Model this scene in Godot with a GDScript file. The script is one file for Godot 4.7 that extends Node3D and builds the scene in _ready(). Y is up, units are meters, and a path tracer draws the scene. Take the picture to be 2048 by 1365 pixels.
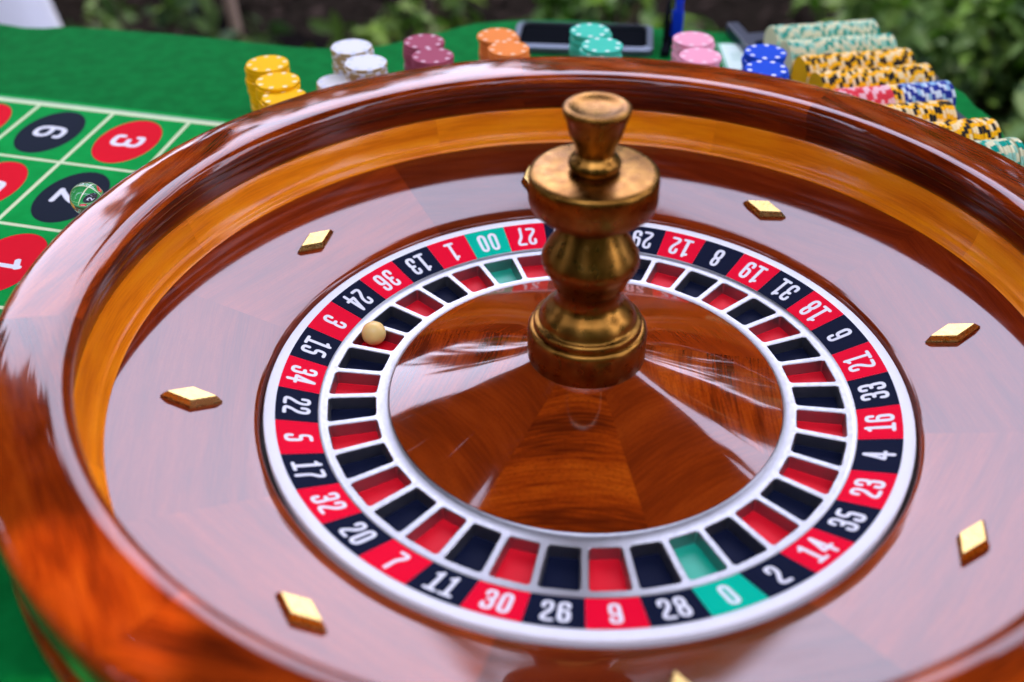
extends Node3D

const S := 0.215          # one unit of the wheel's own measure (radius of the number ring) in metres
const FELT := 0.06        # height of the felt in those units
const Y0 := 0.75 - 0.06 * 0.215
const CELL := TAU / 38.0
const PHASE := 1.12672
const ORDER := ["0", "28", "9", "26", "30", "11", "7", "20", "32", "17", "5", "22", "34", "15", "3", "24", "36", "13", "1", "00", "27", "10", "25", "29", "12", "8", "19", "31", "18", "6", "21", "33", "16", "4", "23", "35", "14", "2"]
const REDS := [1, 3, 5, 7, 9, 12, 14, 16, 18, 19, 21, 23, 25, 27, 30, 32, 34, 36]

var rng := RandomNumberGenerator.new()
var mats: Dictionary = {}
var sun_to := Vector3(-0.26, 0.90, -0.34).normalized()


# ---------------------------------------------------------------- helpers
class Shape:
	var v := PackedVector3Array()
	var n := PackedVector3Array()
	var uv := PackedVector2Array()
	var c := PackedColorArray()
	var idx := PackedInt32Array()
	var use_c := false
	func add(p: Vector3, nn: Vector3, t := Vector2.ZERO, col := Color.WHITE) -> int:
		v.append(p); n.append(nn); uv.append(t); c.append(col)
		return v.size() - 1
	func tri(a: int, b: int, d: int) -> void:
		var f := (v[b] - v[a]).cross(v[d] - v[a])
		if f.dot(n[a] + n[b] + n[d]) > 0.0:
			idx.append_array([a, d, b])
		else:
			idx.append_array([a, b, d])
	func quad(a: int, b: int, d: int, e: int) -> void:
		tri(a, b, d); tri(a, d, e)
	func flat(ps: Array, up := Vector3.ZERO, col := Color.WHITE) -> void:
		var nn: Vector3 = (ps[1] - ps[0]).cross(ps[2] - ps[0]).normalized()
		if nn.dot(up) < 0.0:
			nn = -nn
		var k := []
		for p in ps:
			k.append(add(p, nn, Vector2(p.x, p.z), col))
		for i in range(1, ps.size() - 1):
			tri(k[0], k[i], k[i + 1])
	func box(at: Vector3, size: Vector3, b := Basis.IDENTITY, bev := 0.0, col := Color.WHITE) -> void:
		var h := size / 2.0
		var ax := [Vector3.RIGHT, Vector3.UP, Vector3.BACK]
		var q := h - Vector3.ONE * bev
		for i in 3:
			var j := (i + 1) % 3
			var k := (i + 2) % 3
			for s in [-1.0, 1.0]:
				var ps := []
				for e in [[-1, -1], [1, -1], [1, 1], [-1, 1]]:
					ps.append(at + b * (ax[i] * h[i] * s + ax[j] * q[j] * e[0] + ax[k] * q[k] * e[1]))
				flat(ps, b * (ax[i] * s), col)
				if bev > 0.0:
					for s2 in [-1.0, 1.0]:
						var e4 := []
						for s3 in [-1.0, 1.0]:
							e4.append(at + b * (ax[i] * h[i] * s + ax[j] * q[j] * s2 + ax[k] * q[k] * s3))
						for s3 in [1.0, -1.0]:
							e4.append(at + b * (ax[i] * q[i] * s + ax[j] * h[j] * s2 + ax[k] * q[k] * s3))
						flat(e4, b * (ax[i] * s + ax[j] * s2), col)
		if bev > 0.0:
			for sx in [-1.0, 1.0]:
				for sy in [-1.0, 1.0]:
					for sz in [-1.0, 1.0]:
						flat([at + b * Vector3(h.x * sx, q.y * sy, q.z * sz), at + b * Vector3(q.x * sx, h.y * sy, q.z * sz), at + b * Vector3(q.x * sx, q.y * sy, h.z * sz)], b * Vector3(sx, sy, sz), col)
	func tube(path: Array, radii: Array, sides := 10) -> void:
		var rows := []
		for i in path.size():
			var d: Vector3 = (path[mini(i + 1, path.size() - 1)] - path[maxi(i - 1, 0)]).normalized()
			var x := d.cross(Vector3.FORWARD if absf(d.z) < 0.9 else Vector3.RIGHT).normalized()
			var y := d.cross(x)
			var row := []
			for k in sides + 1:
				var a := TAU * k / sides
				var nn := x * cos(a) + y * sin(a)
				row.append(add(path[i] + nn * radii[i], nn, Vector2(float(k) / sides, i * 0.5)))
			rows.append(row)
		for i in path.size() - 1:
			for k in sides:
				quad(rows[i][k], rows[i][k + 1], rows[i + 1][k + 1], rows[i + 1][k])
	func mesh(m: Material) -> ArrayMesh:
		var a := []
		a.resize(Mesh.ARRAY_MAX)
		a[Mesh.ARRAY_VERTEX] = v
		a[Mesh.ARRAY_NORMAL] = n
		a[Mesh.ARRAY_TEX_UV] = uv
		if use_c:
			a[Mesh.ARRAY_COLOR] = c
		a[Mesh.ARRAY_INDEX] = idx
		var am := ArrayMesh.new()
		am.add_surface_from_arrays(Mesh.PRIMITIVE_TRIANGLES, a)
		am.surface_set_material(0, m)
		return am


func W(x: float, y: float, z: float) -> Vector3:
	return Vector3(x * S, Y0 + y * S, z * S)

func L(x: float, y: float, z: float) -> Vector3:      # wheel-local metres, origin on the felt
	return Vector3(x * S, (y - FELT) * S, z * S)

func P(r: float, y: float, a: float) -> Vector3:
	return L(r * cos(a), y, r * sin(a))

func put(called: String, mesh: Mesh, parent: Node3D = null) -> MeshInstance3D:
	var o := MeshInstance3D.new()
	o.name = called
	o.mesh = mesh
	(parent if parent else self).add_child(o, true)
	if not parent:
		rename(o, called)
	return o

var taken := {}
func rename(o: Node3D, called: String) -> void:
	var k: int = taken.get(called, 0)
	taken[called] = k + 1
	o.name = called if k == 0 else "%s_%03d" % [called, k]

func part(called: String, parent: Node3D, mesh: Mesh = null) -> Node3D:
	var o: Node3D = MeshInstance3D.new() if mesh else Node3D.new()
	if mesh:
		(o as MeshInstance3D).mesh = mesh
	var key := str(parent.get_instance_id()) + called
	var k: int = taken.get(key, 0)
	taken[key] = k + 1
	o.name = called if k == 0 else "%s_%03d" % [called, k]
	parent.add_child(o)
	return o

func thing(called: String, label: String, category: String, at := Vector3.ZERO, group := "") -> Node3D:
	var o := Node3D.new()
	add_child(o)
	rename(o, called)
	o.position = at
	tag(o, label, category, group)
	return o

func tag(o: Node, label: String, category: String, group := "") -> void:
	o.set_meta("label", label)
	o.set_meta("category", category)
	if group:
		o.set_meta("group", group)

func lin(r: float, g: float, b: float) -> Color:
	return Color(r, g, b).linear_to_srgb()

func mat(called: String, col: Color, rough: float, metal := 0.0, spec := 0.5) -> StandardMaterial3D:
	var m := StandardMaterial3D.new()
	m.resource_name = called
	m.albedo_color = col
	m.roughness = rough
	m.metallic = metal
	m.metallic_specular = spec
	mats[called] = m
	return m

func tex(im: Image) -> ImageTexture:
	return ImageTexture.create_from_image(im)

func noise_img(w: int, h: int, freq: float, sd: int, oct := 3) -> Image:
	var f := FastNoiseLite.new()
	f.seed = sd
	f.noise_type = FastNoiseLite.TYPE_SIMPLEX_SMOOTH
	f.frequency = freq
	f.fractal_octaves = oct
	return f.get_seamless_image(w, h)

func stretched(w0: int, h0: int, w: int, h: int, freq: float, sd: int, oct := 3) -> PackedByteArray:
	var im := noise_img(w0, h0, freq, sd, oct)
	im.convert(Image.FORMAT_L8)
	im.resize(w, h, Image.INTERPOLATE_CUBIC)
	return im.get_data()

func ramp_img(w: int, h: int, freq: float, sd: int, dark: Color, light: Color, oct := 4, power := 1.0) -> Image:
	var im := noise_img(w, h, freq, sd, oct)
	im.convert(Image.FORMAT_L8)
	var d := im.get_data()
	var out := PackedByteArray()
	out.resize(w * h * 3)
	for i in w * h:
		var c := dark.lerp(light, pow(d[i] / 255.0, power))
		out[i * 3] = int(c.r * 255.0)
		out[i * 3 + 1] = int(c.g * 255.0)
		out[i * 3 + 2] = int(c.b * 255.0)
	return Image.create_from_data(w, h, false, Image.FORMAT_RGB8, out)

func wood_img(dark: Color, mid: Color, light: Color, sd: int, pore: float) -> Image:
	var w := 1024
	var h := 512
	var broad := stretched(24, 256, w, h, 0.022, sd, 3)
	var fine := stretched(72, 512, w, h, 0.13, sd + 1, 3)
	var pores := stretched(256, 512, w, h, 0.45, sd + 2, 1)
	var cloud := stretched(256, 256, w, h, 0.012, sd + 3, 3)
	var out := PackedByteArray()
	out.resize(w * h * 3)
	for i in w * h:
		var t := (broad[i] / 255.0 - 0.5) * 0.85 + (fine[i] / 255.0 - 0.5) * 0.75 + (cloud[i] / 255.0 - 0.5) * 0.6 + 0.5
		t = clampf(t, 0.0, 1.0)
		var c := dark.lerp(mid, t * 2.0) if t < 0.5 else mid.lerp(light, t * 2.0 - 1.0)
		var p := clampf((pores[i] / 255.0 - 0.66) * 5.0, 0.0, 1.0) * pore
		c = c.lerp(dark, p)
		out[i * 3] = int(c.r * 255.0)
		out[i * 3 + 1] = int(c.g * 255.0)
		out[i * 3 + 2] = int(c.b * 255.0)
	return Image.create_from_data(w, h, false, Image.FORMAT_RGB8, out)

func lacquer(called: String, t: Texture2D, tint: Color, coat_rough := 0.03, spec := 0.28) -> StandardMaterial3D:
	var m := mat(called, tint, 1.0, 0.0, spec)
	m.roughness_texture = mats.smudge
	m.albedo_texture = t
	m.clearcoat_enabled = true
	m.clearcoat = 1.0
	m.clearcoat_roughness = coat_rough
	m.texture_filter = BaseMaterial3D.TEXTURE_FILTER_LINEAR_WITH_MIPMAPS_ANISOTROPIC
	return m

# A surface of revolution about the wheel's axis from angle a0 to a1; pts run (radius, height), outside up and inwards.
func lathe(sh: Shape, pts: Array, a0: float, a1: float, n: int, grain := Vector4(0.0, 0.0, 0.0, 0.0), crease := 0.75) -> void:
	var segs := []
	for i in pts.size() - 1:
		var d: Vector2 = pts[i + 1] - pts[i]
		segs.append(Vector2(d.y, -d.x).normalized())
	var mid := (a0 + a1) / 2.0
	var tx := Vector2(-sin(mid), cos(mid))
	var qx := Vector2(cos(mid), sin(mid))
	for i in segs.size():
		var n0: Vector2 = segs[i]
		var n1: Vector2 = segs[i]
		if i > 0 and segs[i - 1].dot(segs[i]) > crease:
			n0 = (segs[i - 1] + segs[i]).normalized()
		if i < segs.size() - 1 and segs[i + 1].dot(segs[i]) > crease:
			n1 = (segs[i + 1] + segs[i]).normalized()
		var prev := []
		for k in n + 1:
			var a := a0 + (a1 - a0) * k / n
			var row := []
			for e in 2:
				var q: Vector2 = pts[i + e]
				var nn := n0 if e == 0 else n1
				var flat2 := Vector2(cos(a), sin(a)) * q.x
				var u: float
				var vv: float
				if grain.w > 0.5:      # straight grain across the segment
					u = flat2.dot(tx) * S
					vv = (flat2.dot(qx) + q.y * 0.9) * S
				else:                  # grain that follows the curve
					u = a * q.x * S
					vv = (q.x + q.y) * S
				var t := Vector2(u / 0.36 + grain.x, vv / 0.125 + grain.y)
				if grain.z != 0.0:
					t = Vector2(t.x, t.y + t.x * grain.z)
				row.append(sh.add(P(q.x, q.y, a), Vector3(nn.x * cos(a), nn.y, nn.x * sin(a)), t))
			if k > 0:
				sh.quad(prev[0], row[0], row[1], prev[1])
			prev = row

func pv(list: Array) -> Array:
	var out := []
	for i in range(0, list.size(), 2):
		out.append(Vector2(list[i], list[i + 1]))
	return out

# rounded polyline, for the print and for outlines
func rounded(pts: Array, r: float, closed := false) -> Array:
	var out := []
	var m := pts.size()
	for i in m:
		var p: Vector2 = pts[i]
		if not closed and (i == 0 or i == m - 1):
			out.append(p)
			continue
		var a: Vector2 = pts[(i + m - 1) % m]
		var b: Vector2 = pts[(i + 1) % m]
		var da := minf(r, p.distance_to(a) * 0.5)
		var db := minf(r, p.distance_to(b) * 0.5)
		var s := p + (a - p).normalized() * da
		var e := p + (b - p).normalized() * db
		for k in 5:
			var t := k / 4.0
			out.append(s.lerp(p, t).lerp(p.lerp(e, t), t))
	if closed:
		out.append(out[0])
	return out

func glyph(ch: String, plain := false) -> Array:
	if plain:
		match ch:
			"1": return [pv([0.62, 0.08, 0.62, 1.92]), pv([0.66, 0.18, 0.26, 0.42])]
			"2": return [rounded(pv([0.13, 0.62, 0.13, 0.14, 0.87, 0.14, 0.87, 0.8, 0.16, 1.82]), 0.6), pv([0.12, 1.84, 0.92, 1.84])]
			"3": return [rounded(pv([0.13, 0.5, 0.13, 0.14, 0.85, 0.14, 0.85, 0.95, 0.42, 0.95]), 0.6), rounded(pv([0.42, 0.95, 0.88, 0.95, 0.88, 1.86, 0.12, 1.86, 0.12, 1.45]), 0.6)]
			"6": return [rounded(pv([0.87, 0.42, 0.87, 0.12, 0.12, 0.12, 0.12, 1.88, 0.88, 1.88, 0.88, 0.98, 0.12, 0.98, 0.12, 1.3]), 0.7)]
			"9": return [rounded(pv([0.13, 1.58, 0.13, 1.88, 0.88, 1.88, 0.88, 0.12, 0.12, 0.12, 0.12, 1.02, 0.88, 1.02, 0.88, 0.7]), 0.7)]
	match ch:
		"0": return [rounded(pv([0.18, 0.17, 0.82, 0.17, 0.82, 1.83, 0.18, 1.83]), 0.36, true)]
		"1": return [pv([0.5, 0.1, 0.5, 1.83]), pv([0.52, 0.2, 0.16, 0.34]), pv([0.12, 1.86, 0.9, 1.86])]
		"2": return [rounded(pv([0.18, 0.62, 0.18, 0.17, 0.82, 0.17, 0.82, 0.82, 0.2, 1.5, 0.2, 1.83, 0.88, 1.83]), 0.34)]
		"3": return [rounded(pv([0.18, 0.55, 0.18, 0.17, 0.82, 0.17, 0.82, 0.95, 0.42, 0.95]), 0.32), rounded(pv([0.42, 0.97, 0.82, 0.97, 0.82, 1.83, 0.18, 1.83, 0.18, 1.42]), 0.32)]
		"4": return [pv([0.66, 0.1, 0.66, 1.95]), pv([0.62, 0.14, 0.14, 1.3]), pv([0.12, 1.4, 0.98, 1.4])]
		"5": return [rounded(pv([0.84, 0.17, 0.22, 0.17, 0.2, 0.88, 0.82, 0.8, 0.82, 1.83, 0.18, 1.83, 0.18, 1.42]), 0.3)]
		"6": return [rounded(pv([0.82, 0.55, 0.82, 0.17, 0.18, 0.17, 0.18, 1.83, 0.82, 1.83, 0.82, 0.88, 0.2, 0.88]), 0.32)]
		"7": return [rounded(pv([0.1, 0.17, 0.86, 0.17, 0.82, 0.5, 0.42, 1.0, 0.4, 1.95]), 0.25)]
		"8": return [rounded(pv([0.2, 0.17, 0.8, 0.17, 0.8, 0.94, 0.2, 0.94]), 0.32, true), rounded(pv([0.18, 0.96, 0.82, 0.96, 0.82, 1.83, 0.18, 1.83]), 0.34, true)]
		"9": return [rounded(pv([0.18, 1.45, 0.18, 1.83, 0.82, 1.83, 0.82, 0.17, 0.18, 0.17, 0.18, 1.12, 0.8, 1.12]), 0.32)]
	return []

# print a digit: at = top left corner in pixels, right/down = directions (unit) of the digit's own axes
func print_digit(im: Image, ch: String, at: Vector2, size: Vector2, right: Vector2, down: Vector2, col: Color, weight: float, plain := false) -> void:
	var lines := []
	for pl in glyph(ch, plain):
		var q := PackedVector2Array()
		for p in pl:
			q.append(Vector2(p.x * size.x, p.y * 0.5 * size.y))
		lines.append(q)
	var c0 := at
	var c1 := at + right * size.x + down * size.y
	var lo := Vector2(minf(c0.x, c1.x) - 3, minf(c0.y, c1.y) - 3)
	var hi := Vector2(maxf(c0.x, c1.x) + 3, maxf(c0.y, c1.y) + 3)
	var half := weight * size.x
	for py in range(maxi(0, int(lo.y)), mini(im.get_height() - 1, int(hi.y)) + 1):
		for px in range(maxi(0, int(lo.x)), mini(im.get_width() - 1, int(hi.x)) + 1):
			var rel := Vector2(px + 0.5, py + 0.5) - at
			var p := Vector2(rel.dot(right), rel.dot(down))
			var best := 1e9
			for q in lines:
				for i in q.size() - 1:
					var s: Vector2 = q[i]
					var d: Vector2 = q[i + 1] - s
					var t := clampf((p - s).dot(d) / maxf(d.length_squared(), 1e-6), 0.0, 1.0)
					best = minf(best, p.distance_squared_to(s + d * t))
			var cover := clampf(half - sqrt(best) + 0.5, 0.0, 1.0)
			if cover > 0.0:
				im.set_pixel(px, py, im.get_pixel(px, py).lerp(col, cover))


# ---------------------------------------------------------------- leaves, trees
func leaf_mesh(length: float, width: float, m: Material) -> ArrayMesh:
	var sh := Shape.new()
	var prof := [[0.0, 0.04], [0.25, 0.8], [0.5, 1.0], [0.78, 0.6], [1.0, 0.03]]
	var rows := []
	for q in prof:
		var x: float = q[0] * length
		var w: float = q[1] * width * 0.5
		var dip: float = -0.18 * length * q[0] * q[0]
		rows.append([sh.add(Vector3(x, dip + w * 0.28, -w), Vector3(0, 1, 0.25).normalized(), Vector2(q[0], 0)), sh.add(Vector3(x, dip, 0), Vector3.UP, Vector2(q[0], 0.5)), sh.add(Vector3(x, dip + w * 0.28, w), Vector3(0, 1, -0.25).normalized(), Vector2(q[0], 1))])
	for i in rows.size() - 1:
		for k in 2:
			sh.quad(rows[i][k], rows[i][k + 1], rows[i + 1][k + 1], rows[i + 1][k])
	return sh.mesh(m)

func leaves(called: String, parent: Node3D, mesh: Mesh, where: Array, tints: Array) -> void:
	var mm := MultiMesh.new()
	mm.transform_format = MultiMesh.TRANSFORM_3D
	mm.use_colors = true
	mm.mesh = mesh
	mm.instance_count = where.size()
	for i in where.size():
		mm.set_instance_transform(i, where[i])
		mm.set_instance_color(i, tints[i])
	var o := MultiMeshInstance3D.new()
	o.multimesh = mm
	var key := str(parent.get_instance_id()) + called
	var k: int = taken.get(key, 0)
	taken[key] = k + 1
	o.name = called if k == 0 else "%s_%03d" % [called, k]
	o.set_meta("kind", "stuff")
	parent.add_child(o)

func leaf_basis(up: Vector3, size: float) -> Basis:
	var x := up.cross(Vector3(rng.randf_range(-1, 1), rng.randf_range(-1, 1), rng.randf_range(-1, 1))).normalized()
	return Basis(x, up, x.cross(up)).scaled(Vector3.ONE * size)

func green() -> Color:
	var g := rng.randf()
	return Color(0.035 + 0.05 * g, 0.075 + 0.075 * g, 0.018 + 0.02 * rng.randf())

# a shrub: stems from the ground and leaves clumped at their ends
func shrub(called: String, label: String, cat: String, at: Vector3, height: float, spread: float, n_clumps: int, per: int, leaf: Mesh, grp := "", tint := Color.WHITE) -> Node3D:
	var o := thing(called, label, cat, at, grp)
	var st := Shape.new()
	var where := []
	var tints := []
	for i in n_clumps:
		var a := rng.randf() * TAU
		var rr := sqrt(rng.randf()) * spread
		var top := Vector3(cos(a) * rr, height * (1.0 - 0.45 * pow(rr / spread, 2.0)) * rng.randf_range(0.3, 1.0), sin(a) * rr)
		st.tube([Vector3(cos(a) * rr * 0.15, -0.02, sin(a) * rr * 0.15), Vector3(cos(a) * rr * 0.55, top.y * 0.55, sin(a) * rr * 0.55), top], [0.012, 0.009, 0.004], 6)
		for k in per:
			var d := Vector3(rng.randfn(), rng.randfn() * 0.8, rng.randfn()) * height * 0.085
			var up := (Vector3(d.x, absf(d.y) + 0.5 * height * 0.1, d.z).normalized() + Vector3(rng.randfn(), rng.randfn() + 0.6, rng.randfn()) * 0.5).normalized()
			where.append(Transform3D(leaf_basis(up, rng.randf_range(0.6, 1.2)), top + d))
			tints.append(green() * tint)
	part("stems", o, st.mesh(mats.bark))
	leaves("foliage", o, leaf, where, tints)
	return o


func _ready() -> void:
	rng.seed = 77
	# ------------------------------------------------ camera, sky, sun, exposure
	var cam := Camera3D.new()
	cam.name = "camera"
	cam.position = W(0.0, 2.19569, 2.69687)
	cam.rotation_order = EULER_ORDER_YXZ
	cam.rotation = Vector3(-0.64844, 0.08823, -0.00785)
	cam.fov = 35.7277
	cam.near = 0.05
	cam.far = 60.0
	var lens := CameraAttributesPhysical.new()
	lens.frustum_focal_length = 37.24
	lens.frustum_focus_distance = 0.80
	lens.exposure_aperture = 3.1
	cam.attributes = lens
	add_child(cam)
	cam.current = true

	var env := Environment.new()
	env.background_mode = Environment.BG_SKY
	var sky := ProceduralSkyMaterial.new()
	sky.sky_top_color = lin(0.68, 0.69, 0.93)
	sky.sky_horizon_color = lin(0.84, 0.82, 0.98)
	sky.sky_curve = 0.2
	sky.ground_bottom_color = lin(0.05, 0.045, 0.035)
	sky.ground_horizon_color = lin(0.2, 0.2, 0.2)
	sky.sky_energy_multiplier = 1.8
	sky.sun_angle_max = 3.0
	env.sky = Sky.new()
	env.sky.sky_material = sky
	env.tonemap_mode = Environment.TONE_MAPPER_LINEAR
	env.tonemap_exposure = 2.15
	env.sdfgi_enabled = true
	env.ssao_enabled = true
	env.ssil_enabled = true
	var we := WorldEnvironment.new()
	we.name = "world_environment"
	we.environment = env
	add_child(we)

	var sun := DirectionalLight3D.new()
	sun.name = "sun"
	sun.light_energy = 1.0
	sun.light_color = Color(1.0, 0.94, 0.82)
	sun.light_angular_distance = 0.5
	sun.shadow_enabled = true
	sun.basis = Basis.looking_at(-sun_to)
	add_child(sun)

	materials()
	garden()
	table()
	wheel()
	on_the_table()
	chips()


func materials() -> void:
	mats.smudge = tex(ramp_img(512, 512, 0.012, 15, Color(0.05, 0.05, 0.05), Color(0.16, 0.16, 0.16), 5, 1.5))
	var mahogany := tex(wood_img(lin(0.10, 0.011, 0.0018), lin(0.29, 0.034, 0.0024), lin(0.43, 0.070, 0.004), 11, 0.65))
	var golden := tex(wood_img(lin(0.72, 0.16, 0.003), lin(0.92, 0.25, 0.004), lin(0.99, 0.32, 0.006), 31, 0.25))
	var veneer := tex(wood_img(lin(0.165, 0.019, 0.0035), lin(0.235, 0.028, 0.004), lin(0.30, 0.040, 0.0055), 21, 0.7))
	for i in 3:
		lacquer("veneer%d" % i, veneer, lin([1.0, 0.55, 0.78][i], [1.0, 0.6, 0.72][i], [1.0, 0.9, 0.8][i])).clearcoat = 0.85
	for i in 2:
		lacquer("fine%d" % i, veneer, lin([1.0, 0.8][i], [1.0, 0.85][i], 0.6))
	for i in 4:
		var t: float = [1.0, 0.82, 0.92, 0.7][i]
		lacquer("mahogany%d" % i, mahogany, lin(t, t * [1.0, 0.93, 1.05, 0.9][i], t), 0.03, 0.2).clearcoat = 0.7
		lacquer("cone%d" % i, mahogany, lin([0.92, 0.8, 0.9, 0.85][i], [0.9, 0.78, 0.95, 0.88][i], 0.9))
	for i in 2:
		var gm := lacquer("golden%d" % i, golden, lin([1.0, 0.9][i], [1.0, 0.86][i], [1.0, 0.8][i]), 0.16)
		gm.clearcoat = 0.45
		gm.roughness_texture = null
		gm.roughness = 0.34
		gm.metallic_specular = 0.15
	for i in 3:
		var wm := lacquer("wall%d" % i, mahogany, lin([0.66, 0.5, 0.58][i], [0.62, 0.46, 0.56][i], [0.7, 0.5, 0.6][i]), 0.1)
		wm.clearcoat = 0.7
		wm.roughness_texture = null
		wm.roughness = 0.3
	lacquer("moulding", mahogany, lin(0.8, 0.8, 0.8))
	var brass := mat("brass", lin(0.37, 0.185, 0.036), 0.3, 1.0)
	var rough := ramp_img(256, 256, 0.03, 5, Color(0.20, 0.20, 0.20), Color(0.40, 0.40, 0.40), 5)
	brass.roughness = 1.0
	brass.roughness_texture = tex(rough)
	brass.albedo_texture = tex(ramp_img(256, 256, 0.02, 6, Color(0.66, 0.58, 0.5), Color(1, 1, 1), 4))
	brass.uv1_triplanar = true
	brass.uv1_scale = Vector3.ONE * 12.0
	var bright := mat("bright_brass", lin(0.50, 0.34, 0.115), 0.28, 1.0)
	bright.roughness_texture = brass.roughness_texture
	bright.roughness = 0.9
	bright.uv1_triplanar = true
	bright.uv1_scale = Vector3.ONE * 25.0
	var metal := mat("satin_metal", lin(0.36, 0.36, 0.37), 0.36, 1.0)
	metal.roughness_texture = tex(ramp_img(256, 256, 0.05, 9, Color(0.3, 0.3, 0.3), Color(0.5, 0.5, 0.5), 4))
	metal.roughness = 1.0
	metal.uv1_triplanar = true
	metal.uv1_scale = Vector3.ONE * 20.0
	mat("white_paint", lin(0.76, 0.76, 0.77), 0.4, 0.0, 0.3)
	mat("pocket_red", lin(0.80, 0.006, 0.020), 0.5, 0.0, 0.3)
	mat("pocket_navy", lin(0.006, 0.009, 0.028), 0.5, 0.0, 0.15)
	mat("pocket_green", lin(0.0, 0.40, 0.24), 0.4)
	mat("dark_gap", lin(0.02, 0.01, 0.006), 0.6)
	mat("ivory", lin(0.92, 0.62, 0.20), 0.3)
	mats.ivory.subsurf_scatter_enabled = true
	mats.ivory.subsurf_scatter_strength = 0.15
	var felt := mat("felt", Color.WHITE, 0.95, 0.0, 0.2)
	felt.albedo_texture = tex(ramp_img(512, 512, 0.035, 41, lin(0.0002, 0.125, 0.020), lin(0.0004, 0.182, 0.032), 5))
	felt.uv1_scale = Vector3.ONE * 2.2
	var fuzz := ramp_img(256, 256, 0.35, 43, Color.BLACK, Color.WHITE, 2)
	felt.heightmap_enabled = true
	felt.heightmap_texture = tex(fuzz)
	felt.heightmap_scale = 0.02
	var lay := mat("layout_print", Color.WHITE, 0.92, 0.0, 0.2)
	lay.albedo_texture = tex(layout_img())
	mat("black_plastic", lin(0.006, 0.007, 0.009), 0.9, 0.0, 0.0)
	mat("navy_plastic", lin(0.016, 0.020, 0.045), 0.3)
	mat("rail_metal", lin(0.11, 0.13, 0.16), 0.5, 0.8)
	var blue := mat("blue_plastic", lin(0.01, 0.05, 0.55), 0.25)
	blue.backlight_enabled = true
	blue.backlight = lin(0.01, 0.06, 0.6)
	mat("wood_edge", lin(0.06, 0.03, 0.015), 0.5)
	var glass := mat("clear_glass", Color(1, 1, 1, 0.02), 0.0)
	glass.transparency = BaseMaterial3D.TRANSPARENCY_ALPHA
	glass.refraction_enabled = true
	glass.refraction_scale = 0.05
	var cloth := mat("white_cloth", lin(0.72, 0.72, 0.78), 0.9)
	cloth.rim_enabled = true
	cloth.rim = 0.2
	var soil := mat("soil", Color.WHITE, 1.0, 0.0, 0.05)
	soil.albedo_texture = tex(ramp_img(512, 512, 0.03, 51, lin(0.002, 0.0018, 0.0015), lin(0.013, 0.010, 0.010), 5))
	soil.uv1_triplanar = true
	soil.uv1_scale = Vector3.ONE * 1.2
	var bark := mat("bark", Color.WHITE, 0.9, 0.0, 0.3)
	bark.albedo_texture = tex(ramp_img(256, 256, 0.03, 61, lin(0.04, 0.025, 0.018), lin(0.15, 0.11, 0.085), 4))
	bark.uv1_triplanar = true
	bark.uv1_scale = Vector3(9, 3, 9)
	for k in [["leaf", 0.5], ["far_leaf", 0.55]]:
		var lf := mat(k[0], Color.WHITE, k[1], 0.0, 0.28)
		lf.vertex_color_use_as_albedo = true
		lf.backlight_enabled = true
		lf.backlight = Color(0.6, 0.75, 0.3)
	var dry := mat("dry_leaf", Color.WHITE, 0.9, 0.0, 0.1)
	dry.vertex_color_use_as_albedo = true
	var petal := mat("petal", lin(0.75, 0.20, 0.02), 0.6)
	petal.backlight_enabled = true
	petal.backlight = Color(0.7, 0.35, 0.1)
	var chip := mat("chip_clay", Color.WHITE, 0.65, 0.0, 0.15)
	chip.vertex_color_use_as_albedo = true
	var plain := mat("plain_chip", Color.WHITE, 0.5, 0.0, 0.4)
	plain.vertex_color_use_as_albedo = true
	var card := mat("card", Color.WHITE, 0.7)
	var ci := Image.create_empty(64, 128, false, Image.FORMAT_RGB8)
	ci.fill(lin(0.05, 0.38, 0.16))
	ci.fill_rect(Rect2i(5, 5, 54, 118), lin(0.62, 0.76, 0.66))
	ci.fill_rect(Rect2i(20, 44, 24, 40), lin(0.48, 0.64, 0.54))
	card.albedo_texture = tex(ci)
	# the 38 numbers, printed on one sheet
	var sheet := Image.create_empty(1024, 560, false, Image.FORMAT_RGB8)
	var red := lin(0.78, 0.003, 0.028)
	var navy := lin(0.006, 0.009, 0.026)
	var green_ := lin(0.0, 0.45, 0.28)
	var white := lin(0.76, 0.76, 0.77)
	for i in 38:
		var o := Vector2i((i % 8) * 128, (i / 8) * 112)
		var s: String = ORDER[i]
		sheet.fill_rect(Rect2i(o, Vector2i(128, 112)), green_ if s.begins_with("0") else red if int(s) in REDS else navy)
		var w := 29.0
		var h := 76.0
		var gap := 7.0
		var total := w * s.length() + gap * (s.length() - 1)
		for k in s.length():
			print_digit(sheet, s[k], Vector2(o) + Vector2(64.0 - total / 2.0 + k * (w + gap), 56.0 - h / 2.0), Vector2(w, h), Vector2.RIGHT, Vector2.DOWN, white, 0.175)
	var numbers := mat("number_print", Color.WHITE, 0.55, 0.0, 0.1)
	numbers.albedo_texture = tex(sheet)


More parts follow.
